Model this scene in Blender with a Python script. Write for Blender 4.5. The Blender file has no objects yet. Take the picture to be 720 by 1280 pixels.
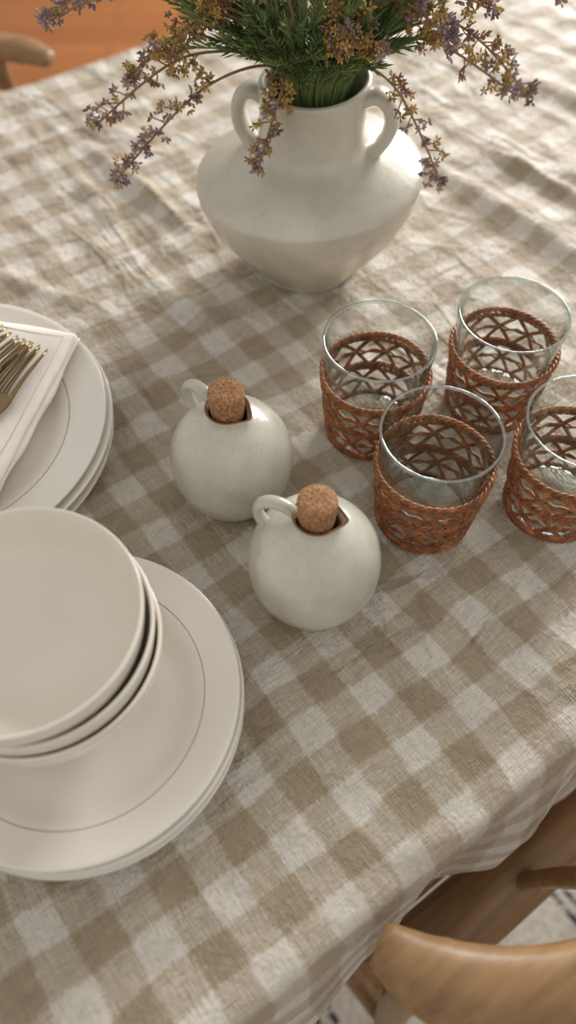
import bpy, math, random
from mathutils import Vector, Matrix, noise
random.seed(7)
TZ = 0.75
ANG = math.radians(36)
EX = Vector((math.cos(ANG), math.sin(ANG), 0)); NX = Vector((-math.sin(ANG), math.cos(ANG), 0))
scene = bpy.context.scene
scene.view_settings.view_transform = 'Standard'

# ---------------------------------------------------------------- helpers
class MB:
    def __init__(s): s.v=[]; s.f=[]; s.m=[]
    def add(s, vs, fs, m=0):
        o=len(s.v); s.v.extend([tuple(v) for v in vs])
        for f in fs:
            s.f.append(tuple(i+o for i in f)); s.m.append(m)
    def build(s, name, mats, loc=(0,0,0), rot=(0,0,0), parent=None, smooth=True):
        me=bpy.data.meshes.new(name); me.from_pydata(s.v,[],s.f)
        for m in mats: me.materials.append(m)
        me.polygons.foreach_set('material_index', s.m)
        me.polygons.foreach_set('use_smooth',[smooth]*len(s.f))
        me.update()
        ob=bpy.data.objects.new(name,me); scene.collection.objects.link(ob)
        ob.location=loc; ob.rotation_euler=rot
        if parent: ob.parent=parent
        return ob

def inst(name, mesh, loc, rot=(0,0,0), parent=None):
    ob=bpy.data.objects.new(name,mesh); scene.collection.objects.link(ob)
    ob.location=loc; ob.rotation_euler=rot
    if parent: ob.parent=parent
    return ob

def empty(name, loc=(0,0,0), rot=(0,0,0)):
    ob=bpy.data.objects.new(name,None); ob.empty_display_size=0.05
    scene.collection.objects.link(ob); ob.location=loc; ob.rotation_euler=rot
    return ob

def catmull(pts, n=6, closed=False):
    pts=[Vector(p) for p in pts]; out=[]; N=len(pts)
    rng = N if closed else N-1
    for i in range(rng):
        if closed: p0,p1,p2,p3=pts[(i-1)%N],pts[i],pts[(i+1)%N],pts[(i+2)%N]
        else: p0,p1,p2,p3=pts[max(i-1,0)],pts[i],pts[i+1],pts[min(i+2,N-1)]
        for k in range(n):
            t=k/n
            out.append(0.5*((2*p1)+(p2-p0)*t+(2*p0-5*p1+4*p2-p3)*t*t+(3*p1-p0-3*p2+p3)*t**3))
    if not closed: out.append(pts[-1])
    return out

def lathe(mb, prof, segs=96, deform=None):
    rings=[]; vs=[]
    for (r,z,m) in prof:
        if r<1e-6:
            rings.append([len(vs)]); vs.append((0,0,z))
        else:
            ring=[]
            for k in range(segs):
                a=2*math.pi*k/segs
                p=(r*math.cos(a), r*math.sin(a), z)
                if deform: p=deform(a,r,z)
                ring.append(len(vs)); vs.append(p)
            rings.append(ring)
    o=len(mb.v); mb.v.extend(vs)
    for i in range(len(rings)-1):
        A,B=rings[i],rings[i+1]; m=prof[i][2]
        for k in range(segs):
            k2=(k+1)%segs
            if len(A)==1 and len(B)==1: continue
            if len(A)==1: f=(A[0],B[k2],B[k])
            elif len(B)==1: f=(A[k],A[k2],B[0])
            else: f=(A[k],A[k2],B[k2],B[k])
            mb.f.append(tuple(x+o for x in f)); mb.m.append(m)

def sprof(pts, n=5, mat=0):
    c=catmull([(p[0],p[1],0) for p in pts], n)
    return [(max(p.x,0),p.y,mat) for p in c]

def tube(mb, pts, r, sides=6, closed=False, mat=0, up=None, flat=1.0):
    pts=[Vector(p) for p in pts]; n=len(pts)
    rs = r if isinstance(r,(list,tuple)) else [r]*n
    vs=[]; prev=None
    for i in range(n):
        if closed: t=pts[(i+1)%n]-pts[(i-1)%n]
        else: t=pts[min(i+1,n-1)]-pts[max(i-1,0)]
        if t.length<1e-9: t=Vector((0,0,1))
        t.normalize()
        if up is not None:
            u=up(i,pts[i]) if callable(up) else Vector(up)
        else:
            u=prev if prev is not None else (Vector((0,0,1)) if abs(t.z)<0.9 else Vector((1,0,0)))
        nrm=(u-t*u.dot(t))
        if nrm.length<1e-6: nrm=Vector((1,0,0))-t*t.x
        nrm.normalize(); side=t.cross(nrm); prev=nrm
        for k in range(sides):
            a=2*math.pi*k/sides
            vs.append(pts[i]+side*(math.cos(a)*rs[i])+nrm*(math.sin(a)*rs[i]*flat))
    fs=[]
    for i in range(n if closed else n-1):
        j=(i+1)%n
        for k in range(sides):
            k2=(k+1)%sides
            fs.append((i*sides+k,i*sides+k2,j*sides+k2,j*sides+k))
    if not closed:
        fs.append(tuple(range(sides-1,-1,-1))); fs.append(tuple((n-1)*sides+k for k in range(sides)))
    mb.add(vs,fs,mat)

def rbox(mb, c, s, mat=0, b=0.004, M=None):
    import bmesh
    bm=bmesh.new(); bmesh.ops.create_cube(bm,size=1)
    for v in bm.verts: v.co=Vector((v.co.x*s[0],v.co.y*s[1],v.co.z*s[2]))
    bmesh.ops.bevel(bm,geom=list(bm.edges),offset=b,segments=2,affect='EDGES')
    bm.verts.index_update()
    vs=[v.co+Vector(c) for v in bm.verts]
    if M: vs=[M@v for v in vs]
    fs=[[v.index for v in f.verts] for f in bm.faces]
    bm.free(); mb.add(vs,fs,mat)

# ---------------------------------------------------------------- materials
def newmat(name):
    m=bpy.data.materials.new(name); m.use_nodes=True
    nt=m.node_tree; b=nt.nodes['Principled BSDF']; return m,nt,b
def math_(nt,op,a,b=None,c=None,clamp=False):
    n=nt.nodes.new('ShaderNodeMath'); n.operation=op; n.use_clamp=clamp
    for i,x in enumerate((a,b,c)):
        if x is None: continue
        if isinstance(x,(int,float)): n.inputs[i].default_value=x
        else: nt.links.new(x,n.inputs[i])
    return n.outputs[0]
def noise_(nt,vec,scale,detail=3,rough=0.5):
    n=nt.nodes.new('ShaderNodeTexNoise'); n.inputs['Scale'].default_value=scale
    n.inputs['Detail'].default_value=detail; n.inputs['Roughness'].default_value=rough
    if vec is not None: nt.links.new(vec,n.inputs['Vector'])
    return n.outputs['Fac']
def ramp(nt,fac,stops):
    n=nt.nodes.new('ShaderNodeValToRGB'); nt.links.new(fac,n.inputs[0])
    e=n.color_ramp.elements
    e[0].position=stops[0][0]; e[0].color=(*stops[0][1],1)
    e[1].position=stops[-1][0]; e[1].color=(*stops[-1][1],1)
    for p,c in stops[1:-1]:
        x=e.new(p); x.color=(*c,1)
    return n.outputs[0]
def bump(nt,b,h,strength=0.3,dist=0.001):
    n=nt.nodes.new('ShaderNodeBump'); n.inputs['Strength'].default_value=strength
    n.inputs['Distance'].default_value=dist
    nt.links.new(h,n.inputs['Height']); nt.links.new(n.outputs[0],b.inputs['Normal'])
def objco(nt): return nt.nodes.new('ShaderNodeTexCoord').outputs['Object']
def srgb(r,g,b):
    return tuple((x/255)**2.2 for x in (r,g,b))

def ceramic(name,c1,c2,rough=0.3,speck=0.0,bs=0.15,sc=25,coat=0.5):
    m,nt,b=newmat(name); co=objco(nt)
    f=noise_(nt,co,sc,4)
    col=ramp(nt,f,[(0.3,c1),(0.7,c2)])
    if speck>0:
        s=noise_(nt,co,520,1)
        k=math_(nt,'MULTIPLY_ADD',s,9.0,-6.0,clamp=True)
        mx=nt.nodes.new('ShaderNodeMix'); mx.data_type='RGBA'
        nt.links.new(math_(nt,'MULTIPLY',k,speck),mx.inputs[0]); nt.links.new(col,mx.inputs[6]); mx.inputs[7].default_value=(0.25,0.2,0.13,1)
        col=mx.outputs[2]
    nt.links.new(col,b.inputs['Base Color'])
    b.inputs['Roughness'].default_value=rough; b.inputs['Coat Weight'].default_value=coat; b.inputs['Coat Roughness'].default_value=0.12
    h=math_(nt,'ADD',noise_(nt,co,45,3),math_(nt,'MULTIPLY',noise_(nt,co,300,2),0.15))
    bump(nt,b,h,bs,0.0008)
    return m
M_vase=ceramic('vase_glaze',srgb(190,184,166),srgb(217,211,195),0.33,0.5,0.7,16,0.6)
M_bottle=ceramic('bottle_glaze',srgb(184,180,164),srgb(212,208,194),0.33,0.5,0.6,28,0.6)
M_plate=ceramic('plate_glaze',srgb(227,220,208),srgb(233,227,216),0.28,0.0,0.12,14)
M_bowl=ceramic('bowl_glaze',srgb(231,224,210),srgb(237,230,217),0.24,0.0,0.25,14)
M_ring=ceramic('plate_ring_line',srgb(152,132,122),srgb(170,150,140),0.4)
M_rimline=ceramic('rim_edge_glaze',srgb(162,149,142),srgb(180,168,160),0.3)
M_bare=ceramic('bare_clay',srgb(112,82,58),srgb(140,106,78),0.7,coat=0.0)

def wood(name,c1,c2,rough=0.45,stretch=(1,12,12),sc=9):
    m,nt,b=newmat(name); co=objco(nt)
    mp=nt.nodes.new('ShaderNodeMapping'); mp.inputs['Scale'].default_value=stretch
    nt.links.new(co,mp.inputs[0])
    f=noise_(nt,mp.outputs[0],sc,5,0.6)
    nt.links.new(ramp(nt,f,[(0.3,c1),(0.7,c2)]),b.inputs['Base Color'])
    b.inputs['Roughness'].default_value=rough
    bump(nt,b,f,0.15,0.0008); return m
M_oak=wood('chair_oak',srgb(118,88,56),srgb(158,122,82),0.4)
M_tablewood=wood('table_wood',srgb(150,112,74),srgb(176,138,96))
M_frame=wood('window_frame_paint',srgb(225,222,214),srgb(232,230,222))

def mat_floor():
    m,nt,b=newmat('floor_boards'); co=objco(nt)
    br=nt.nodes.new('ShaderNodeTexBrick'); nt.links.new(co,br.inputs[0])
    br.inputs['Color1'].default_value=(*srgb(168,106,60),1); br.inputs['Color2'].default_value=(*srgb(150,92,50),1)
    br.inputs['Mortar'].default_value=(*srgb(80,45,22),1); br.inputs['Scale'].default_value=1
    br.inputs['Mortar Size'].default_value=0.0015; br.inputs['Brick Width'].default_value=1.1; br.inputs['Row Height'].default_value=0.09
    mp=nt.nodes.new('ShaderNodeMapping'); mp.inputs['Scale'].default_value=(2,30,1); nt.links.new(co,mp.inputs[0])
    f=noise_(nt,mp.outputs[0],3,5)
    mx=nt.nodes.new('ShaderNodeMix'); mx.data_type='RGBA'; mx.blend_type='MULTIPLY'; mx.inputs[0].default_value=0.5
    nt.links.new(br.outputs[0],mx.inputs[6]); nt.links.new(ramp(nt,f,[(0.3,(0.6,0.6,0.6)),(0.7,(1,1,1))]),mx.inputs[7])
    nt.links.new(mx.outputs[2],b.inputs['Base Color']); b.inputs['Roughness'].default_value=0.35; return m
M_floor=mat_floor()
def plain(name,c,rough=0.6,metal=0,sc=12,lo=0.94):
    m,nt,b=newmat(name); co=objco(nt)
    nt.links.new(ramp(nt,noise_(nt,co,sc,3),[(0.3,tuple(x*lo for x in c)),(0.7,c)]),b.inputs['Base Color'])
    b.inputs['Roughness'].default_value=rough; b.inputs['Metallic'].default_value=metal; return m
M_wall=plain('wall_paint',srgb(226,220,208),0.8)

def mat_rug():
    m,nt,b=newmat('woven_rug'); co=objco(nt)
    sx=nt.nodes.new('ShaderNodeSeparateXYZ'); nt.links.new(co,sx.inputs[0])
    x=math_(nt,'ADD',sx.outputs[0],math_(nt,'MULTIPLY',noise_(nt,co,60,2),0.006))
    fr=math_(nt,'FRACT',math_(nt,'DIVIDE',math_(nt,'ADD',x,3.6-0.06+0.02),0.36))
    s1=math_(nt,'LESS_THAN',math_(nt,'ABSOLUTE',math_(nt,'SUBTRACT',fr,0.04)),0.012)
    s2=math_(nt,'LESS_THAN',math_(nt,'ABSOLUTE',math_(nt,'SUBTRACT',fr,0.09)),0.012)
    s=math_(nt,'MAXIMUM',s1,s2)
    d=math_(nt,'GREATER_THAN',noise_(nt,co,140,1),0.42)
    s=math_(nt,'MULTIPLY',s,d)
    mx=nt.nodes.new('ShaderNodeMix'); mx.data_type='RGBA'; nt.links.new(s,mx.inputs[0])
    nt.links.new(ramp(nt,noise_(nt,co,90,3),[(0.3,srgb(196,188,174)),(0.7,srgb(226,220,208))]),mx.inputs[6])
    mx.inputs[7].default_value=(*srgb(72,72,80),1)
    nt.links.new(mx.outputs[2],b.inputs['Base Color']); b.inputs['Roughness'].default_value=0.95
    bump(nt,b,noise_(nt,co,220,2),0.8,0.004); return m
M_rug=mat_rug()

def mat_gingham():
    m,nt,b=newmat('gingham_linen')
    uv=nt.nodes.new('ShaderNodeUVMap').outputs[0]
    sp=nt.nodes.new('ShaderNodeSeparateXYZ'); nt.links.new(uv,sp.inputs[0])
    P=0.0470
    wob=math_(nt,'MULTIPLY',math_(nt,'SUBTRACT',noise_(nt,uv,9,2),0.5),0.020)
    wob2=math_(nt,'MULTIPLY',math_(nt,'SUBTRACT',noise_(nt,uv,11,2),0.5),0.020)
    def mp_(sx,sy):
        mp=nt.nodes.new('ShaderNodeMapping'); mp.inputs['Scale'].default_value=(sx,sy,1); nt.links.new(uv,mp.inputs[0]); return mp.outputs[0]
    jx=math_(nt,'MULTIPLY',math_(nt,'SUBTRACT',noise_(nt,mp_(60,900),1,1),0.5),0.0055)
    jy=math_(nt,'MULTIPLY',math_(nt,'SUBTRACT',noise_(nt,mp_(900,60),1,1),0.5),0.0055)
    u=math_(nt,'ADD',math_(nt,'ADD',sp.outputs[0],wob),jx); v=math_(nt,'ADD',math_(nt,'ADD',sp.outputs[1],wob2),jy)
    def sq(x,x0):
        s=math_(nt,'COSINE',math_(nt,'MULTIPLY',math_(nt,'SUBTRACT',x,x0),2*math.pi/P))
        return math_(nt,'MULTIPLY_ADD',s,-3.2,0.55,clamp=True)
    a=sq(u,0.2045); c=sq(v,0.079)
    tot=math_(nt,'MULTIPLY',math_(nt,'ADD',a,c),0.5)
    t1=noise_(nt,mp_(900,50),1,2,0.7); t2=noise_(nt,mp_(50,900),1,2,0.7)
    th=math_(nt,'SUBTRACT',math_(nt,'ADD',t1,t2),1.0)
    cl=noise_(nt,uv,7,3)
    tot2=math_(nt,'ADD',tot,math_(nt,'MULTIPLY',th,1.0))
    tot2=math_(nt,'ADD',tot2,math_(nt,'MULTIPLY',math_(nt,'SUBTRACT',cl,0.5),0.35),clamp=True)
    col=ramp(nt,tot2,[(0.03,srgb(223,215,202)),(0.5,srgb(193,178,156)),(0.97,srgb(167,148,121))])
    nt.links.new(col,b.inputs['Base Color'])
    b.inputs['Roughness'].default_value=0.58; b.inputs['Sheen Weight'].default_value=0.3; b.inputs['Sheen Roughness'].default_value=0.4
    h=math_(nt,'ADD',math_(nt,'MULTIPLY',noise_(nt,uv,80,3,0.6),1.3),math_(nt,'MULTIPLY',th,0.5))
    h=math_(nt,'ADD',h,math_(nt,'MULTIPLY',noise_(nt,uv,280,2),0.55))
    def rdg(vec,sc,k=9.0):
        nz=nt.nodes.new('ShaderNodeTexNoise'); nz.inputs['Scale'].default_value=sc; nz.inputs['Detail'].default_value=3; nz.inputs['Distortion'].default_value=0.5
        nt.links.new(vec,nz.inputs['Vector'])
        r=math_(nt,'ABSOLUTE',math_(nt,'SUBTRACT',nz.outputs['Fac'],0.5))
        return math_(nt,'SUBTRACT',1.0,math_(nt,'MINIMUM',math_(nt,'MULTIPLY',r,k),1.0))
    cr=math_(nt,'ADD',rdg(mp_(1,0.4),15),rdg(mp_(0.45,1),19))
    msk=math_(nt,'MULTIPLY_ADD',noise_(nt,uv,5,2),5.0,-2.0,clamp=True)
    h=math_(nt,'ADD',h,math_(nt,'MULTIPLY',math_(nt,'MULTIPLY',cr,msk),1.9))
    h=math_(nt,'ADD',h,math_(nt,'MULTIPLY',rdg(uv,7,12.0),1.1))
    bump(nt,b,h,1.0,0.0032)
    return m
M_cloth=mat_gingham()

def mat_cork():
    m,nt,b=newmat('cork'); co=objco(nt)
    v=nt.nodes.new('ShaderNodeTexVoronoi'); v.inputs['Scale'].default_value=560; nt.links.new(co,v.inputs['Vector'])
    f=noise_(nt,co,380,4,0.7)
    g=math_(nt,'ADD',math_(nt,'MULTIPLY',v.outputs['Distance'],0.4),math_(nt,'MULTIPLY',f,0.7))
    nt.links.new(ramp(nt,g,[(0.34,srgb(88,54,32)),(0.46,srgb(148,102,68)),(0.75,srgb(190,146,104))]),b.inputs['Base Color'])
    b.inputs['Roughness'].default_value=0.85; bump(nt,b,g,0.8,0.0014); return m
M_cork=mat_cork()
def mat_rattan():
    m,nt,b=newmat('rattan'); co=objco(nt)
    f=noise_(nt,co,160,3,0.6)
    nt.links.new(ramp(nt,f,[(0.3,srgb(104,60,34)),(0.55,srgb(156,96,56)),(0.75,srgb(196,134,86))]),b.inputs['Base Color'])
    b.inputs['Roughness'].default_value=0.40; bump(nt,b,f,0.4,0.0006); return m
M_rattan=mat_rattan()
def mat_thin_glass(name,c0,c1,c2,base):
    m=bpy.data.materials.new(name); m.use_nodes=True; nt=m.node_tree
    nt.nodes.clear(); out=nt.nodes.new('ShaderNodeOutputMaterial')
    tr=nt.nodes.new('ShaderNodeBsdfTransparent')
    gl=nt.nodes.new('ShaderNodeBsdfGlossy'); gl.inputs['Roughness'].default_value=0.02
    gl.inputs['Color'].default_value=(0.97,1,0.99,1)
    lw=nt.nodes.new('ShaderNodeLayerWeight'); lw.inputs[0].default_value=0.5
    fac=lw.outputs['Facing']
    col=ramp(nt,fac,[(0.0,c0),(0.6,c1),(0.92,c2)])
    nt.links.new(col,tr.inputs[0])
    fr=math_(nt,'MULTIPLY_ADD',math_(nt,'POWER',fac,3.0),0.65,base,clamp=True)
    mx=nt.nodes.new('ShaderNodeMixShader'); nt.links.new(fr,mx.inputs[0])
    nt.links.new(tr.outputs[0],mx.inputs[1]); nt.links.new(gl.outputs[0],mx.inputs[2]); nt.links.new(mx.outputs[0],out.inputs[0])
    return m
M_glass=mat_thin_glass('clear_glass',(0.975,0.985,0.98),(0.95,0.97,0.96),(0.62,0.70,0.67),0.05)
M_grim=mat_thin_glass('glass_rim',(0.62,0.74,0.70),(0.55,0.68,0.64),(0.40,0.52,0.48),0.28)
m,nt,b=newmat('thick_glass_base'); b.inputs['Transmission Weight'].default_value=1; b.inputs['Base Color'].default_value=(0.93,0.97,0.96,1); b.inputs['Roughness'].default_value=0.03; b.inputs['IOR'].default_value=1.3
M_gbase=m
def mat_napkin():
    m,nt,b=newmat('napkin_linen'); co=objco(nt)
    nt.links.new(ramp(nt,noise_(nt,co,20,3),[(0.3,srgb(236,228,217)),(0.7,srgb(243,237,227))]),b.inputs['Base Color'])
    b.inputs['Roughness'].default_value=0.85
    h=math_(nt,'ADD',noise_(nt,co,60,3),math_(nt,'MULTIPLY',noise_(nt,co,700,2),0.2))
    bump(nt,b,h,0.6,0.0015); return m
M_napkin=mat_napkin()
M_stitch=plain('napkin_hem_stitch',srgb(210,188,164),0.8)
M_brass=plain('antique_gold_metal',srgb(146,124,88),0.28,1.0)
M_green=plain('foliage_green',srgb(130,146,86),0.6,sc=60,lo=0.7); M_green2=plain('foliage_dark_green',srgb(94,118,70),0.6,sc=60,lo=0.7)
M_stem=plain('stem_brown',srgb(148,116,84),0.6)
M_yel=plain('bud_ochre',srgb(200,164,92),0.6,sc=90,lo=0.6); M_yel2=plain('bud_brown',srgb(156,118,82),0.6,sc=90,lo=0.6)
M_mauve=plain('bud_mauve',srgb(172,150,154),0.6,sc=90,lo=0.6); M_mauve2=plain('bud_dusty_purple',srgb(134,112,120),0.6,sc=90,lo=0.6)
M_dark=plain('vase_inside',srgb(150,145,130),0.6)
M_cord=plain('paper_cord_seat',srgb(190,166,130),0.8)

# ---------------------------------------------------------------- room
mb=MB(); mb.add([(-4,-3,0),(4,-3,0),(4,5,0),(-4,5,0)],[(0,1,2,3)]); mb.build('floor',[M_floor],smooth=False,rot=(0,0,0))
def wall_with_window(name, L, H, x0,x1,z0,z1, loc, rot):
    w=empty(name,loc,rot)
    mb=MB(); t=0.12
    def bx(a,b_,c,d): rbox(mb,((a+b_)/2,t/2,(c+d)/2),(b_-a,t,d-c),0,0.001)
    bx(-L/2,x0,0,H); bx(x1,L/2,0,H); bx(x0,x1,0,z0); bx(x0,x1,z1,H)
    mb.build('panel',[M_wall],parent=w,smooth=False)
    return w
wall_with_window('wall_back',8,2.7,0.2,3.2,0.85,2.3,(0,5,0),(0,0,0))
def window(name, x0,x1,z0,z1,y,loc,rot):
    w=empty(name,loc,rot); mb=MB(); f=0.06
    for (a,b_,c,d) in ((x0,x1,z0,z0+f),(x0,x1,z1-f,z1),(x0,x0+f,z0+f,z1-f),(x1-f,x1,z0+f,z1-f),((x0+x1)/2-f/2,(x0+x1)/2+f/2,z0+f,z1-f)):
        rbox(mb,((a+b_)/2,y,(c+d)/2),(b_-a,0.06,d-c),0,0.004)
    mb.build('frame',[M_frame],parent=w,smooth=False); return w
window('window_1',0.2,3.2,0.85,2.3,0.06,(0,5,0),(0,0,0))
mb=MB(); rbox(mb,(0.4,0.45,0.006),(3.4,2.5,0.010),0,0.003); mb.build('area_rug',[M_rug],rot=(0,0,ANG),smooth=False)

# ---------------------------------------------------------------- table
X0,X1,Y0,Y1=-0.60,1.45,0.020,0.955
mb=MB(); rbox(mb,((X0+X1)/2,(Y0+Y1)/2,TZ-0.0205),(X1-X0-0.02,Y1-Y0-0.02,0.03),0,0.006)
for lx in (X0+0.09,X1-0.09):
    for ly in (Y0+0.12,Y1-0.09):
        rbox(mb,(lx,ly,(TZ-0.0345+0.012)/2+0.0),(0.06,0.06,TZ-0.0345-0.012),0,0.006)
for ly in (Y0+0.12,Y1-0.09): rbox(mb,((X0+X1)/2,ly,TZ-0.07),(X1-X0-0.24,0.025,0.07),0,0.003)
mb.build('dining_table',[M_tablewood],rot=(0,0,ANG),smooth=False)

# ---------------------------------------------------------------- tablecloth
def w2l(x,y): p=Vector((x,y,0)); return (p.dot(EX),p.dot(NX))
ridges=[((0.10,0.84),(0.42,0.47),0.0115,0.013),((0.16,0.87),(0.50,0.50),0.009,0.010),((0.20,0.80),(0.42,0.72),0.007,0.010),
        ((-0.175,0.765),(-0.085,0.66),0.010,0.009),((-0.23,0.83),(-0.13,0.72),0.007,0.008),((-0.035,0.080),(0.070,0.168),0.0065,0.0042),
        ((0.05,0.09),(0.13,0.12),0.005,0.005),((-0.12,0.03),(-0.03,0.07),0.005,0.006),((-0.16,0.60),(-0.02,0.52),0.0055,0.012),
        ((-0.4,0.7),(-0.1,0.95),0.007,0.012),((0.10,0.50),(0.03,0.44),0.002,0.008),((0.2,1.0),(0.5,0.8),0.009,0.014),((0.0,1.0),(0.25,1.05),0.007,0.012),
        ((0.26,0.62),(0.36,0.45),0.006,0.010),((0.14,0.20),(0.24,0.25),0.004,0.006),((0.12,0.24),(0.20,0.23),0.004,0.006),((-0.10,0.50),(-0.13,0.40),0.004,0.008),
        ((-0.30,0.62),(-0.16,0.55),0.005,0.008)]
ridL=[(Vector(w2l(*a)),Vector(w2l(*b)),h,w) for a,b,h,w in ridges]
obst=[(0.019,0.629,0.07),(0.0175,0.27,0.05),(-0.041,0.357,0.05),(0.1,0.333,0.05),(0.065,0.417,0.05),(0.164,0.444,0.05),(0.197,0.342,0.05),(-0.127,0.178,0.09),(-0.267,0.391,0.12)]
obl=[(Vector(w2l(x,y)),r) for x,y,r in obst]
rc=random.Random(21); cnt=0
while cnt<90:
    x=rc.uniform(-0.3,1.2); y=rc.uniform(0.03,0.93); a=rc.choice((0,math.pi/2,0.7,-0.6))+rc.uniform(-0.3,0.3); L=rc.uniform(0.04,0.14)
    p=Vector((x,y)); q=p+Vector((math.cos(a),math.sin(a)))*L
    if any((p.lerp(q,t)-o).length<r+0.005 for o,r in obl for t in (0,0.5,1)): continue
    far=min(1,max(0.6,(y)*1.3)); ridL.append((p,q,rc.uniform(0.0025,0.0058)*far,rc.uniform(0.004,0.009))); cnt+=1
def ctop(x,y):
    z=noise.noise(Vector((x*9,y*9,0.3)))*0.0010+noise.noise(Vector((x*35,y*35,2.0)))*0.0010+noise.noise(Vector((x*90,y*90,5.0)))*0.0008
    p=Vector((x,y)); 
    for a,b_,h,w in ridL:
        if abs(x-(a.x+b_.x)/2)>0.36 : continue
        ab=b_-a; t=max(0,min(1,(p-a).dot(ab)/ab.length_squared))
        q=a+ab*t; d0=(p-q).length
        if d0>w*4+0.01: continue
        d=abs(d0+noise.noise(Vector((x*14,y*14,h*900)))*0.006)
        taper=math.sin(math.pi*min(1,max(0.0,(t*0.9+0.05))))
        z+=h*math.exp(-(d/w)**2)*taper
    return z
step=0.0045; R=0.014; HANG=0.20
nx=int((X1-X0)/step)
top=Y1-Y0-2*R; total=2*HANG+math.pi*R+top
ns=int(total/step)
verts=[];uvs=[]
for j in range(ns+1):
    s=j*total/ns
    for i in range(nx+1):
        x=X0+(X1-X0)*i/nx
        wv=0
        if s<HANG:
            d=HANG-s; y=Y0; z=-R-d; k=d/HANG
            wv=(0.010*math.sin(x*26+math.sin(x*7)*1.4)+0.005*math.sin(x*61+1)+0.006)*min(1,k*1.6)
            y=Y0-max(wv,-0.006)
        elif s<HANG+R*math.pi/2:
            a=(s-HANG)/R; y=Y0+R-R*math.cos(a); z=-R+R*math.sin(a)
        elif s<HANG+R*math.pi/2+top:
            y=Y0+R+(s-HANG-R*math.pi/2); z=0
        elif s<HANG+R*math.pi+top:
            a=(s-HANG-R*math.pi/2-top)/R; y=Y1-R+R*math.sin(a); z=-R+R*math.cos(a)
        else:
            d=s-HANG-R*math.pi-top; k=d/HANG; z=-R-d
            wv=(0.010*math.sin(x*24+math.sin(x*9))+0.006)*min(1,k*1.6); y=Y1+max(wv,-0.004)
        zz=z+ctop(x,y)
        if s<HANG: y+= -abs(noise.noise(Vector((x*40,z*40,1))))*0.002
        verts.append((x,y,TZ+zz)); uvs.append((x, Y0+R+(s-HANG-R*math.pi/2)))
faces=[]
for j in range(ns):
    for i in range(nx):
        a=j*(nx+1)+i; faces.append((a,a+1,a+nx+2,a+nx+1))
me=bpy.data.meshes.new('gingham_tablecloth'); me.from_pydata(verts,[],faces)
me.materials.append(M_cloth); me.polygons.foreach_set('use_smooth',[True]*len(faces))
uvl=me.uv_layers.new(name='UVMap')
li=[0]*len(me.loops); me.loops.foreach_get('vertex_index',li)
fl=[]
for i in li: fl.extend(uvs[i])
uvl.data.foreach_set('uv',fl); me.update()
cloth=bpy.data.objects.new('gingham_tablecloth',me); scene.collection.objects.link(cloth); cloth.rotation_euler=(0,0,ANG)
CZ=TZ+0.0013

# ---------------------------------------------------------------- vase
vz=empty('two_handled_vase',(0.018,0.629,CZ),(0,0,math.radians(-14)))
mb=MB()
outer=sprof([(0.0,0.0),(0.044,0.0),(0.0490,0.003),(0.0620,0.020),(0.0785,0.042),(0.0910,0.065),(0.0958,0.0810)],6,0)[:-1]+sprof([(0.0958,0.0810),(0.0970,0.0895),(0.0960,0.0940),(0.0925,0.0975),(0.082,0.1035),(0.066,0.1100),(0.0512,0.1165),(0.0446,0.1235),(0.0432,0.138),(0.0430,0.155),(0.0442,0.1665),(0.0438,0.1700),(0.0418,0.1710)],6,0)
inner=sprof([(0.0418,0.1710),(0.0395,0.1695),(0.0380,0.158),(0.0380,0.130),(0.045,0.112),(0.085,0.096),(0.088,0.084),(0.054,0.022),(0.0,0.008)],4,1)
def vd(a,r,z):
    w=1+0.012*math.sin(2*a+1)*(z/0.18)+0.006*math.sin(3*a+z*30)
    k=min(1,max(0,(z-0.02)/0.07))
    return (r*w*math.cos(a)+k*max(0,z-0.09)*0.04, r*w*math.sin(a), z+k*0.06*r*math.cos(a-0.25)+0.0007*math.sin(a*2+0.5)*k)
lathe(mb,outer+inner,128,vd)
mb.build('body',[M_vase,M_dark],parent=vz)
for sgn,nm in ((1,'handle_right'),(-1,'handle_left')):
    mb=MB(); o=-0.0065+(0.0035 if sgn>0 else -0.004); xo=0.003
    pts=catmull([(xo+sgn*0.0395,0,0.1625+o),(xo+sgn*0.050,0,0.1670+o),(xo+sgn*0.0590,0,0.1625+o),(xo+sgn*0.0635,0,0.1510+o),(xo+sgn*0.0615,0,0.1370+o),(xo+sgn*0.055,0,0.1260+o),(xo+sgn*0.048,0,0.118+o)],6)
    tube(mb,pts,0.0060,16,up=(0,1,0),flat=1.9)
    mb.build(nm,[M_vase],parent=vz)

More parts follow.
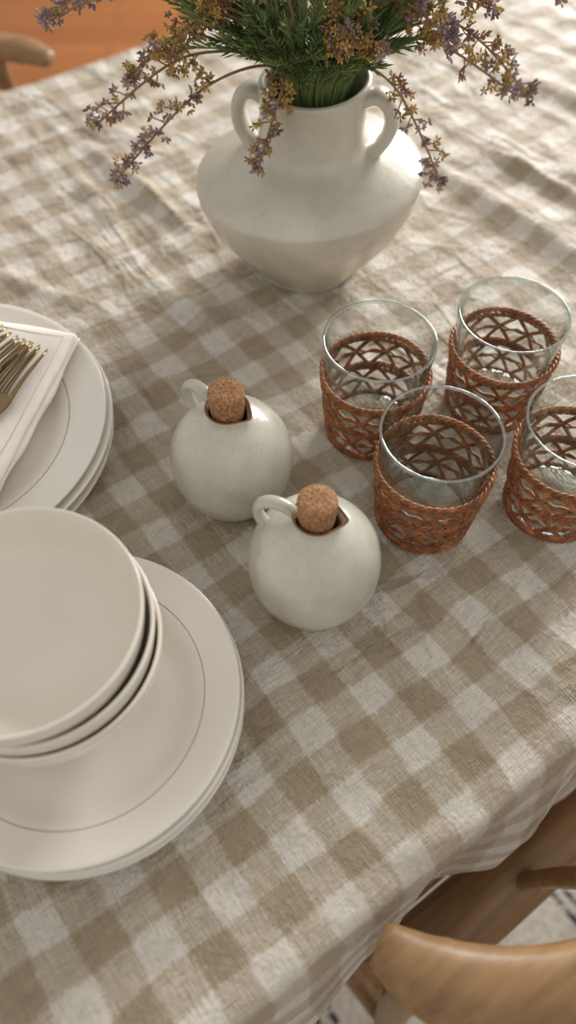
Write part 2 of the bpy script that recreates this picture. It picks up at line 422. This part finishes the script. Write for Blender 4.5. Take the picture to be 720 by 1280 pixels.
# ---------------------------------------------------------------- oil bottles
def bottle(loc,rz,hz):
    e=empty('ceramic_oil_bottle',loc,(0,0,rz)); mb=MB()
    def d(a,r,z):
        x=r*math.cos(a); y=r*math.sin(a)
        if z>0.083:
            k=(z-0.083)/0.010; q=max(0,math.cos(a))**8
            x+=k*q*0.0042; z+=k*q*0.0010; y*= (1-0.2*q*k)
        return (x,y,z)
    body=[(0.0,0.0),(0.022,0.0),(0.0265,0.0015),(0.036,0.010),(0.0425,0.025),(0.0442,0.041),(0.0418,0.057),(0.0345,0.0705),(0.0245,0.0790),(0.0175,0.0828),(0.0142,0.0858),(0.0138,0.0895),(0.0153,0.0935)]
    p=sprof(body,6,0)
    p=p[:-1]+[(0.0153,0.0935,0),(0.0154,0.0942,1),(0.0146,0.0946,1),(0.0135,0.0935,0)]+[(0.0130,0.0915,0)]+sprof([(0.0126,0.0895),(0.0120,0.082),(0.015,0.075),(0.035,0.060),(0.040,0.040),(0.030,0.012),(0,0.005)],3,1)
    lathe(mb,p,96,d); mb.build('body',[M_bottle,M_bare],parent=e)
    mb=MB()
    M=Matrix.Rotation(hz,3,'Z')
    pts=catmull([M@Vector(q) for q in [(-0.0125,0,0.0895),(-0.020,0,0.0945),(-0.029,0,0.0955),(-0.0365,0,0.0905),(-0.0385,0,0.0815),(-0.0360,0,0.0740),(-0.0320,0,0.0690)]],6)
    tube(mb,pts,0.0034,12,up=M@Vector((0,1,0)),flat=1.4); mb.build('handle',[M_bottle],parent=e)
    mb=MB()
    def cd(a,r,z):
        w=1+0.015*noise.noise(Vector((math.cos(a)*3,math.sin(a)*3,z*200)))
        return (r*w*math.cos(a),r*w*math.sin(a),z)
    lathe(mb,[(0,0.083,0),(0.0108,0.083,0),(0.0114,0.090,0),(0.0119,0.098,0),(0.0124,0.1084,0),(0.0122,0.1095,0),(0.0116,0.1101,0),(0.006,0.1103,0),(0,0.1102,0)],48,cd)
    mb.build('cork_stopper',[M_cork],parent=e)
bottle((0.0175,0.2705,CZ),math.radians(-14),math.radians(-4)); bottle((-0.0407,0.3572,CZ),math.radians(-34),math.radians(-6))

# ---------------------------------------------------------------- rattan glasses
rr=random.Random(3)
GH=0.099
def gr(z): return 0.0308+(0.0410-0.0308)*(z/GH)
mbg=MB()
lathe(mbg,[(gr(0.012),0.010,0)]+[(gr(z),z,0) for z in [0.012+0.083*k/12 for k in range(13)]]+[(gr(GH)-0.0001,GH-0.0016,1),(gr(GH)-0.0003,GH-0.0004,1),(gr(GH)-0.0011,GH,1),(gr(GH)-0.0020,GH-0.0005,1),(gr(GH)-0.0023,GH-0.0018,0)]+[(gr(z)-0.0022,z,0) for z in [0.095-0.083*k/12 for k in range(13)]],96)
mbb=MB()
lathe(mbb,[(0,0.0025,0),(0.024,0.0028,0),(0.0285,0.0022,0),(0.0304,0.0045,0),(gr(0.01),0.0098,0),(gr(0.01)-0.0014,0.0108,0),(0.026,0.0112,0),(0.015,0.0102,0),(0,0.0098,0)],96)
mbr=MB()
def wr(z): return gr(z)+0.0018
def ring_pt(a,z,off=0): 
    r=wr(z)+off; return Vector((r*math.cos(a),r*math.sin(a),z))
radial=lambda i,p: Vector((p.x,p.y,0))
def rope(z,tw,rad=0.00118,amp=0.0013,n=220):
    for ph in (0,2*math.pi/3,4*math.pi/3):
        pts=[]
        for i in range(n):
            a=2*math.pi*i/n; q=a*tw+ph
            pts.append(ring_pt(a,z+amp*math.sin(q)+0.0005*math.sin(a*3+z*900),0.0006+0.75*amp*math.cos(q)))
        tube(mbr,pts,rad,5,closed=True,up=radial)
for z,t in ((0.0660,17),(0.0620,-18),(0.0375,17),(0.0337,-17),(0.0085,-16),(0.0045,16)): rope(z,t)
def wave(zm,amp,k,ph,off,rad=0.0010,n=260,tri=0.75):
    pts=[]
    for i in range(n):
        a=2*math.pi*i/n; s0=math.sin(k*a+ph); s_=tri*(2/math.pi*math.asin(s0))+(1-tri)*s0
        pts.append(ring_pt(a+0.012*math.sin(9*a),zm+amp*s_,off+0.0008*math.cos(2*(k*a+ph))))
    tube(mbr,pts,rad,5,closed=True,up=radial)
for k,(zm,am) in enumerate(((0.0498,0.0130),(0.0213,0.0135))):
    for dz in (-0.0009,0.0009):
        wave(zm+dz,am,5,0.2+k,0.0002,0.00105); wave(zm+dz,am,5,math.pi+0.2+k,0.0010,0.00105)
    wave(zm-0.0008,0.0007,10,0,0.0004,0.0010); wave(zm+0.0008,0.0007,10,1,0.0004,0.0010)
g0=None
for k,(x,y,rz) in enumerate(((0.100,0.333,0.2),(0.065,0.4172,1.3),(0.1644,0.4443,2.1),(0.197,0.342,0.9))):
    e=empty('rattan_wrapped_glass',(x,y,CZ-0.0003),(0,0,rz))
    if g0 is None:
        a=mbg.build('glass_wall',[M_glass,M_grim],parent=e); b_=mbb.build('glass_base',[M_gbase],parent=e); c=mbr.build('rattan_sleeve',[M_rattan],parent=e); g0=(a.data,b_.data,c.data)
    else:
        for nm,me_ in zip(('glass_wall','glass_base','rattan_sleeve'),g0): inst(nm,me_,(0,0,0),parent=e)

# ---------------------------------------------------------------- plates and bowls
def plate_mesh(R,name):
    k=R/0.1; mb=MB()
    top=[(0,0.0062,0),(0.055*k,0.0062,0),(0.063*k,0.0072,0),(0.069*k,0.0100,0),(0.0735*k,0.0128,0),(0.0775*k,0.0142,1),(0.0782*k,0.01440,0),(0.088*k,0.0172,0),(0.0965*k,0.0198,0),(R-0.0015,0.0206,0),(R-0.0005,0.0203,0),(R,0.0193,2),(R-0.0008,0.0183,0),(R-0.003,0.0170,0)]
    bot=[(0.086*k,0.0128,0),(0.074*k,0.0090,0),(0.066*k,0.0040,0),(0.061*k,0.0006,0),(0.058*k,0.0,0),(0.056*k,0.0006,0),(0.054*k,0.0022,0),(0,0.0022,0)]
    al=top+bot; pr=al[::-1]
    pr=[(r,z,al[max(0,len(al)-2-i)][2]) for i,(r,z,_) in enumerate(pr)]
    def d(a,r,z):
        w=1+0.003*math.sin(2*a); return (r*w*math.cos(a),r*w*math.sin(a),z+0.0004*math.sin(2*a+1)*(r/R)**2)
    lathe(mb,pr,160,d)
    return mb.build(name,[M_plate,M_ring,M_rimline])
def stack(name,R,cx,cy,n,dz,jit):
    base=plate_mesh(R,name); base.location=(cx,cy,CZ+0.0005)
    for i in range(1,n):
        dx=rr.uniform(-jit,jit); dy=rr.uniform(-jit,jit)
        inst(name,base.data,(cx+dx,cy+dy,CZ+0.0005+i*dz),(0,0,rr.uniform(0,0.5)))
stack('salad_plate',0.100,-0.127,0.178,4,0.0054,0.0018)
stack('dinner_plate',0.132,-0.267,0.391,4,0.0062,0.0028)
mb=MB()
bo=sprof([(0.0,0.0022),(0.024,0.0022),(0.0255,0.0),(0.028,0.0),(0.0295,0.004),(0.038,0.0090),(0.0505,0.0185),(0.0605,0.0305),(0.0658,0.042),(0.0677,0.0535),(0.0684,0.0582)],5,0)
bi=sprof([(0.0684,0.0582),(0.0680,0.0598),(0.0670,0.0602),(0.0660,0.0592),(0.0646,0.0535),(0.0622,0.043),(0.0572,0.0315),(0.0475,0.0205),(0.034,0.0120),(0.020,0.0075),(0.0,0.0062)],5,0)
bo=[(r,z,1 if z>0.0568 and r>0.066 else 0) for r,z,_ in bo]
def bd(a,r,z):
    w=1+0.003*math.sin(2*a+0.4); return (r*w*math.cos(a),r*w*math.sin(a),z+0.0005*math.sin(2*a)*(z/0.06))
lathe(mb,bo+bi,160,bd)
BZ=CZ+0.0005+3*0.0054+0.0068
b0=mb.build('soup_bowl',[M_bowl,M_rimline],loc=(-0.1400,0.1925,BZ))
inst('soup_bowl',b0.data,(-0.142,0.1938,BZ+0.0164),(0.01,0,0.5)); inst('soup_bowl',b0.data,(-0.1452,0.1935,BZ+0.0326),(0.005,-0.008,1.0))

# ---------------------------------------------------------------- napkin stack
C=Vector((-0.166,0.4735,0)); vd_=Vector((-0.225,-0.974,0)).normalized(); ud_=Vector((-0.974,0.225,0)).normalized()
PC=Vector((-0.267,0.391,0))
def napkin_layer(mb,z0,th,W,L,off,seed):
    nu,nv=40,56
    def P(i,j,top):
        u=i/nu*W; v=j/nv*L
        eu=0.003*noise.noise(Vector((v*25,seed,0))); ev=0.003*noise.noise(Vector((u*25,seed,4)))
        p=C+ud_*(u+eu+off[0])+vd_*(v+ev+off[1])
        d=(p-PC).length
        sag=-0.0035*max(0,1-(d/0.115)**2)
        edge=min(i,nu-i,j*1.0,nv-j)
        t=th*(0.35+0.65*min(1,edge/1.5))
        z=z0+sag+0.0020*noise.noise(Vector((u*22,v*22,9.3)))+(t if top else 0)
        return Vector((p.x,p.y,z))
    vs=[P(i,j,True) for j in range(nv+1) for i in range(nu+1)]
    o=len(vs); vs+=[P(i,j,False) for j in range(nv+1) for i in range(nu+1)]
    fs=[]
    def id_(i,j,b=0): return b*o+j*(nu+1)+i
    for j in range(nv):
        for i in range(nu):
            fs.append((id_(i,j),id_(i,j+1),id_(i+1,j+1),id_(i+1,j)))
            fs.append((id_(i,j,1),id_(i+1,j,1),id_(i+1,j+1,1),id_(i,j+1,1)))
    for i in range(nu):
        fs.append((id_(i,0),id_(i+1,0),id_(i+1,0,1),id_(i,0,1))); fs.append((id_(i+1,nv),id_(i,nv),id_(i,nv,1),id_(i+1,nv,1)))
    for j in range(nv):
        fs.append((id_(0,j+1),id_(0,j),id_(0,j,1),id_(0,j+1,1))); fs.append((id_(nu,j),id_(nu,j+1),id_(nu,j+1,1),id_(nu,j,1)))
    mb.add(vs,fs,0)
mb=MB(); NZ=CZ+0.0005+3*0.0062+0.0230
for k in range(4):
    napkin_layer(mb,NZ+k*0.0030,0.0028,0.17,0.215,((-0.0005 if k%2 else 0.0012)+0.0006*k,0.0008*k),k*3.1)
def nap_top(u,v):
    p=C+ud_*u+vd_*v; d=(p-PC).length
    return Vector((p.x,p.y,NZ+3*0.0030+0.0028-0.0035*max(0,1-(d/0.115)**2)+0.0020*noise.noise(Vector((u*22,v*22,9.3)))))
tube(mb,[nap_top(0.009+0.0,0.009+0.2*k/60) for k in range(61)],0.00030,4,mat=1)
tube(mb,[nap_top(0.009+0.155*k/50,0.009) for k in range(51)],0.00030,4,mat=1)
mb.build('folded_napkin',[M_napkin,M_stitch])

# ---------------------------------------------------------------- forks
def fork_mesh():
    mb=MB(); S=1.15
    def zc(x): return 0.0035+0.0050*math.exp(-((x-0.035)/0.03)**2)+ (0.004*((x-0.09)/0.1)**2 if x>0.09 else 0)
    hx=[0.19,0.186,0.17,0.14,0.11,0.085,0.072,0.064,0.058,0.052,0.047]
    hw=[0.004,0.0065,0.0072,0.0052,0.0036,0.0028,0.0032,0.0060,0.0088,0.0100,0.0100]
    pts2=catmull([(x*S,0,zc(x)) for x in hx],4); ws=catmull([(w*S,0,0) for w in hw],4)
    tube(mb,pts2,[w.x for w in ws],12,up=(0,0,1),flat=0.22)
    for k in range(4):
        y0=-0.0084+0.0056*k
        p=[Vector((x*S,y0*S,zc(x))) for x in (0.052,0.045,0.035,0.025,0.015,0.006,0.0)]
        tube(mb,p,[q*1.15 for q in [0.0018,0.0017,0.0016,0.0015,0.0013,0.0011,0.0006]],6,up=(0,0,1),flat=0.75)
    return mb
fm=None
FZ=NZ+4*0.0030+0.001
for k,(x,y,ang,dz) in enumerate(((-0.195,0.452,-108,0.0),(-0.200,0.455,-113,0.0028),(-0.206,0.457,-119,0.0056),(-0.223,0.474,-138,0.001),(-0.230,0.468,-144,0.004))):
    loc=(x,y,FZ+dz-0.003)
    if fm is None: ob=fork_mesh().build('dinner_fork',[M_brass],loc=loc,rot=(0,0,math.radians(ang))); fm=ob.data
    else: inst('dinner_fork',fm,loc,(0,0,math.radians(ang)))

# ---------------------------------------------------------------- flowers
fr=random.Random(11)
mb=MB()   # mats: 0 green 1 green2 2 stem 3 yel 4 yel2 5 mauve 6 mauve2
def rv(s=1): return Vector((fr.uniform(-1,1),fr.uniform(-1,1),fr.uniform(-1,1)))*s
def petal(p,d,L,w,mat):
    d=d.normalized(); s=d.cross(Vector((0.3,0.2,1))); 
    if s.length<1e-3: s=Vector((1,0,0))
    s.normalize(); n=d.cross(s); m_=p+d*L*0.55
    mb.add([p,m_+s*w,m_+n*w,m_-s*w,m_-n*w,p+d*L],[(0,2,1),(0,3,2),(0,4,3),(0,1,4),(5,1,2),(5,2,3),(5,3,4),(5,4,1)],mat)
def bud(p,d,L,mats):
    d=d.normalized(); s=d.orthogonal().normalized(); n=d.cross(s); ph=fr.uniform(0,6)
    k=fr.choice((4,5,5)); m_=fr.choice(mats)
    for i in range(k):
        a=ph+2*math.pi*i/k
        petal(p,(d*0.6+s*math.cos(a)+n*math.sin(a)),L*fr.uniform(0.8,1.15),L*0.22,m_)
def sprig(pts,dens=1.0,start=0.3,ymix=0.5,size=1.0):
    c=catmull(pts,10); n=len(c)
    tube(mb,c,[0.0012*(1-0.6*i/n)+0.0003 for i in range(n)],5,mat=2)
    Ltot=sum((c[i+1]-c[i]).length for i in range(n-1))
    m_=int(Ltot/0.0090*dens)
    for k in range(m_):
        t=start+(1-start)*(k+fr.random()*0.6)/m_; i=min(n-2,int(t*(n-1)))
        p=c[i].lerp(c[i+1],t*(n-1)-i); T=(c[i+1]-c[i]).normalized()
        bl=fr.uniform(0.006,0.020)*(1-0.35*t)*size
        side=(rv()+Vector((0,0,0.15))); side=(side-T*side.dot(T)).normalized()
        d=(T*0.6+side).normalized(); q=p+d*bl
        tube(mb,[p,p.lerp(q,0.5)+rv(0.001),q],0.0006,4,mat=2)
        tt=t+fr.uniform(-0.15,0.15)
        mats=(3,3,4) if tt<ymix else (5,6,5,4,3)
        for _ in range(fr.randint(2,4)):
            o=q-d*bl*fr.uniform(0,0.45)+rv(0.0034*size); bud(o,(d+rv(0.8)),fr.uniform(0.0040,0.0058)*size,mats)
    for _ in range(4): bud(c[-1]+rv(0.003),(c[-1]-c[-2]).normalized()+rv(0.5),0.005*size,(5,6) if ymix<0.9 else (3,4))
VM=Vector((0.023,0.629,0.17))
def W(x,y,z): return Vector((x,y,z+TZ))
def base(): 
    a=fr.uniform(0,6.28); r=fr.uniform(0,0.02); return W(VM.x+r*math.cos(a),VM.y+r*math.sin(a),0.12)
def rimpt(tip,z=0.183,r=0.026):
    d=Vector((tip.x-VM.x,tip.y-VM.y,0)); d.normalize(); return W(VM.x+d.x*r,VM.y+d.y*r,z)
def mk(tip,mid=None,**kw):
    tip=W(*tip); pts=[base(),rimpt(tip)]
    if mid is None:
        m_=rimpt(tip).lerp(tip,0.5); m_.z+=0.03
    else: m_=W(*mid)
    pts+= [m_,tip]; sprig(pts,**kw)
mk((-0.150,0.603,0.150),(-0.075,0.61,0.198),start=0.62,ymix=0.82)
mk((-0.135,0.575,0.122),(-0.062,0.597,0.182),start=0.62,ymix=0.7)
mk((-0.022,0.570,0.136),(-0.004,0.583,0.188),start=0.55,ymix=0.85,dens=1.7)
mk((0.1225,0.585,0.115),(0.080,0.597,0.182),start=0.62,ymix=0.75,dens=1.0)
mk((0.192,0.640,0.155),(0.115,0.615,0.220),start=0.5,ymix=0.76,dens=1.2)
mk((0.176,0.62,0.165),(0.10,0.61,0.210),start=0.62,ymix=0.8)
mk((0.215,0.690,0.205),(0.12,0.65,0.25),start=0.5,ymix=0.7)
mk((-0.19,0.66,0.20),(-0.09,0.64,0.25),start=0.55,ymix=0.55)
mk((-0.17,0.63,0.215),(-0.07,0.62,0.26),start=0.55,ymix=0.6)
mk((-0.115,0.590,0.195),(-0.05,0.60,0.232),start=0.6,ymix=0.99,dens=1.3)
mk((-0.085,0.575,0.218),(-0.04,0.60,0.235),start=0.65,ymix=0.99,dens=1.1)
mk((0.036,0.555,0.232),(0.028,0.590,0.240),start=0.75,ymix=0.95,dens=1.5)
mk((0.060,0.565,0.222),(0.045,0.595,0.235),start=0.75,ymix=0.95,dens=1.3)
mk((0.110,0.57,0.230),(0.07,0.60,0.240),start=0.62,ymix=0.85,dens=1.1)
mk((0.14,0.60,0.235),(0.08,0.61,0.25),start=0.55,ymix=0.85)
for k in range(20):
    a=2*math.pi*k/20+fr.uniform(-0.15,0.15); front=math.sin(a)<-0.2
    r=fr.uniform(0.07,0.17)*(0.75 if front else 1)
    mk((VM.x+r*math.cos(a),VM.y+r*math.sin(a),fr.uniform(0.28,0.38)-r*0.3),start=0.65 if front else 0.55,ymix=fr.choice((0.7,0.85,1.0)))
# needle foliage
for k in range(230):
    a=fr.uniform(0,2*math.pi); r=fr.uniform(0.04,0.115); zt=0.185+fr.uniform(0.015,0.08)
    if math.sin(a)<-0.35: r=min(r,0.07); zt=max(zt,0.212)
    if k>150: a=math.pi*1.5+fr.uniform(-1.9,1.9); r=fr.uniform(0.035,0.075); zt=0.200+fr.uniform(0.0,0.045)
    s0=W(VM.x+0.02*math.cos(a),VM.y+0.02*math.sin(a),0.14); s1=W(VM.x+0.029*math.cos(a),VM.y+0.029*math.sin(a),0.178)
    tip=W(VM.x+r*math.cos(a+0.2),VM.y+r*math.sin(a+0.2),zt)
    mid=s1.lerp(tip,0.5)+Vector((0,0,0.008)); c=catmull([s0,s1,mid,tip],8); g=fr.choice((0,1,0))
    tube(mb,c,0.0007,4,mat=g)
    for i in range(10,len(c)-1):
        T=(c[i+1]-c[i]).normalized()
        for _ in range(3):
            sd=rv(); sd.z=abs(sd.z)*0.6; sd=(sd-T*sd.dot(T)).normalized(); d=(T*1.5+sd*0.7).normalized(); L=fr.uniform(0.008,0.018)
            petal(c[i].lerp(c[i+1],fr.random()),d,L,0.00065,fr.choice((0,1,g)))
mb.build('dried_flower_bouquet',[M_green,M_green2,M_stem,M_yel,M_yel2,M_mauve,M_mauve2],smooth=False)

# ---------------------------------------------------------------- chairs
def chair_mesh():
    mb=MB()
    rail=catmull([(-0.235,-0.035,0.735),(-0.215,0.005,0.738),(-0.16,0.045,0.742),(-0.08,0.068,0.746),(0,0.075,0.748),(0.08,0.068,0.746),(0.16,0.045,0.742),(0.215,0.005,0.738),(0.235,-0.035,0.735)],6)
    n=len(rail)
    tube(mb,rail,[0.012+0.010*min(1,min(i,n-1-i)/5) for i in range(n)],14,up=(0,0,1),flat=0.62)
    for s in (-1,1):
        leg=catmull([(s*0.215,0.05,0.002),(s*0.205,0.02,0.22),(s*0.198,0.002,0.42),(s*0.195,0.012,0.58),(s*0.19,0.028,0.738)],8)
        tube(mb,leg,[0.011+0.006*math.sin(math.pi*min(1,i/len(leg)*1.1)) for i in range(len(leg))],12,up=(1,0,0))
        leg=catmull([(s*0.235,-0.44,0.002),(s*0.235,-0.435,0.22),(s*0.235,-0.43,0.445)],8)
        tube(mb,leg,[0.012+0.005*i/len(leg) for i in range(len(leg))],12,up=(1,0,0))
        tube(mb,[(s*0.202,-0.01,0.40),(s*0.235,-0.43,0.40)],0.015,10,up=(0,0,1))
        tube(mb,[(s*0.205,0.015,0.22),(s*0.235,-0.435,0.20)],0.009,10,up=(0,0,1))
    rbox(mb,(0,-0.012,0.430),(0.40,0.066,0.04),0,0.008)
    rbox(mb,(0,-0.43,0.42),(0.46,0.028,0.045),0,0.006)
    tube(mb,[(-0.235,-0.435,0.26),(0.235,-0.435,0.26)],0.009,10,up=(0,0,1))
    for sx in (-0.055,0.055):
        yb=0.075-(abs(sx)/0.16)**2*0.03
        tube(mb,catmull([(sx,-0.002,0.44),(sx*1.05,0.012,0.54),(sx*1.08,0.038,0.65),(sx*1.1,yb-0.004,0.744)],6),0.0105,10,up=(0,1,0.2),flat=0.7)
    for k in range(42):
        y=-0.052-0.363*k/41; w=0.198+0.032*k/41
        pts=[(-w,y,0.436),(-w*0.6,y,0.432),(0,y,0.429),(w*0.6,y,0.432),(w,y,0.436)]
        tube(mb,catmull(pts,3),0.0048,6,mat=1,up=(0,0,1))
    return mb
def place(e,n): p=EX*e+NX*n; return (p.x,p.y,0)
c0=chair_mesh().build('dining_chair',[M_oak,M_cord],loc=(*place(0.305,-0.024)[:2],0.0125),rot=(0,0,ANG+math.pi))
inst('dining_chair',c0.data,(*place(0.12,1.02)[:2],0.0125),(0,0,ANG))
inst('dining_chair',c0.data,(*place(0.95,1.02)[:2],0.0125),(0,0,ANG))

# ---------------------------------------------------------------- light
w=bpy.data.worlds.new('World'); scene.world=w; w.use_nodes=True
bg=w.node_tree.nodes['Background']; bg.inputs[0].default_value=(1.0,0.972,0.93,1); bg.inputs[1].default_value=0.64
def area(name,loc,tgt,sx,sy,pw,col):
    l=bpy.data.lights.new(name,'AREA'); l.shape='RECTANGLE'; l.size=sx; l.size_y=sy; l.energy=pw; l.color=col
    o=bpy.data.objects.new(name,l); scene.collection.objects.link(o); o.location=loc
    o.rotation_euler=(Vector(tgt)-Vector(loc)).to_track_quat('-Z','Y').to_euler(); return o
area('window_light',(1.5,3.1,1.8),(0.1,0.5,0.75),1.4,0.9,150,(1,0.97,0.93))

# ---------------------------------------------------------------- camera
cam=bpy.data.cameras.new('Camera'); co=bpy.data.objects.new('Camera',cam); scene.collection.objects.link(co)
co.location=(0,0,TZ+0.50); co.rotation_euler=(math.radians(90-56.0),0,0)
cam.sensor_fit='VERTICAL'; cam.sensor_height=36; cam.lens=28.125; cam.clip_start=0.01
cam.dof.use_dof=True; cam.dof.focus_distance=0.55; cam.dof.aperture_fstop=3.0
scene.camera=co
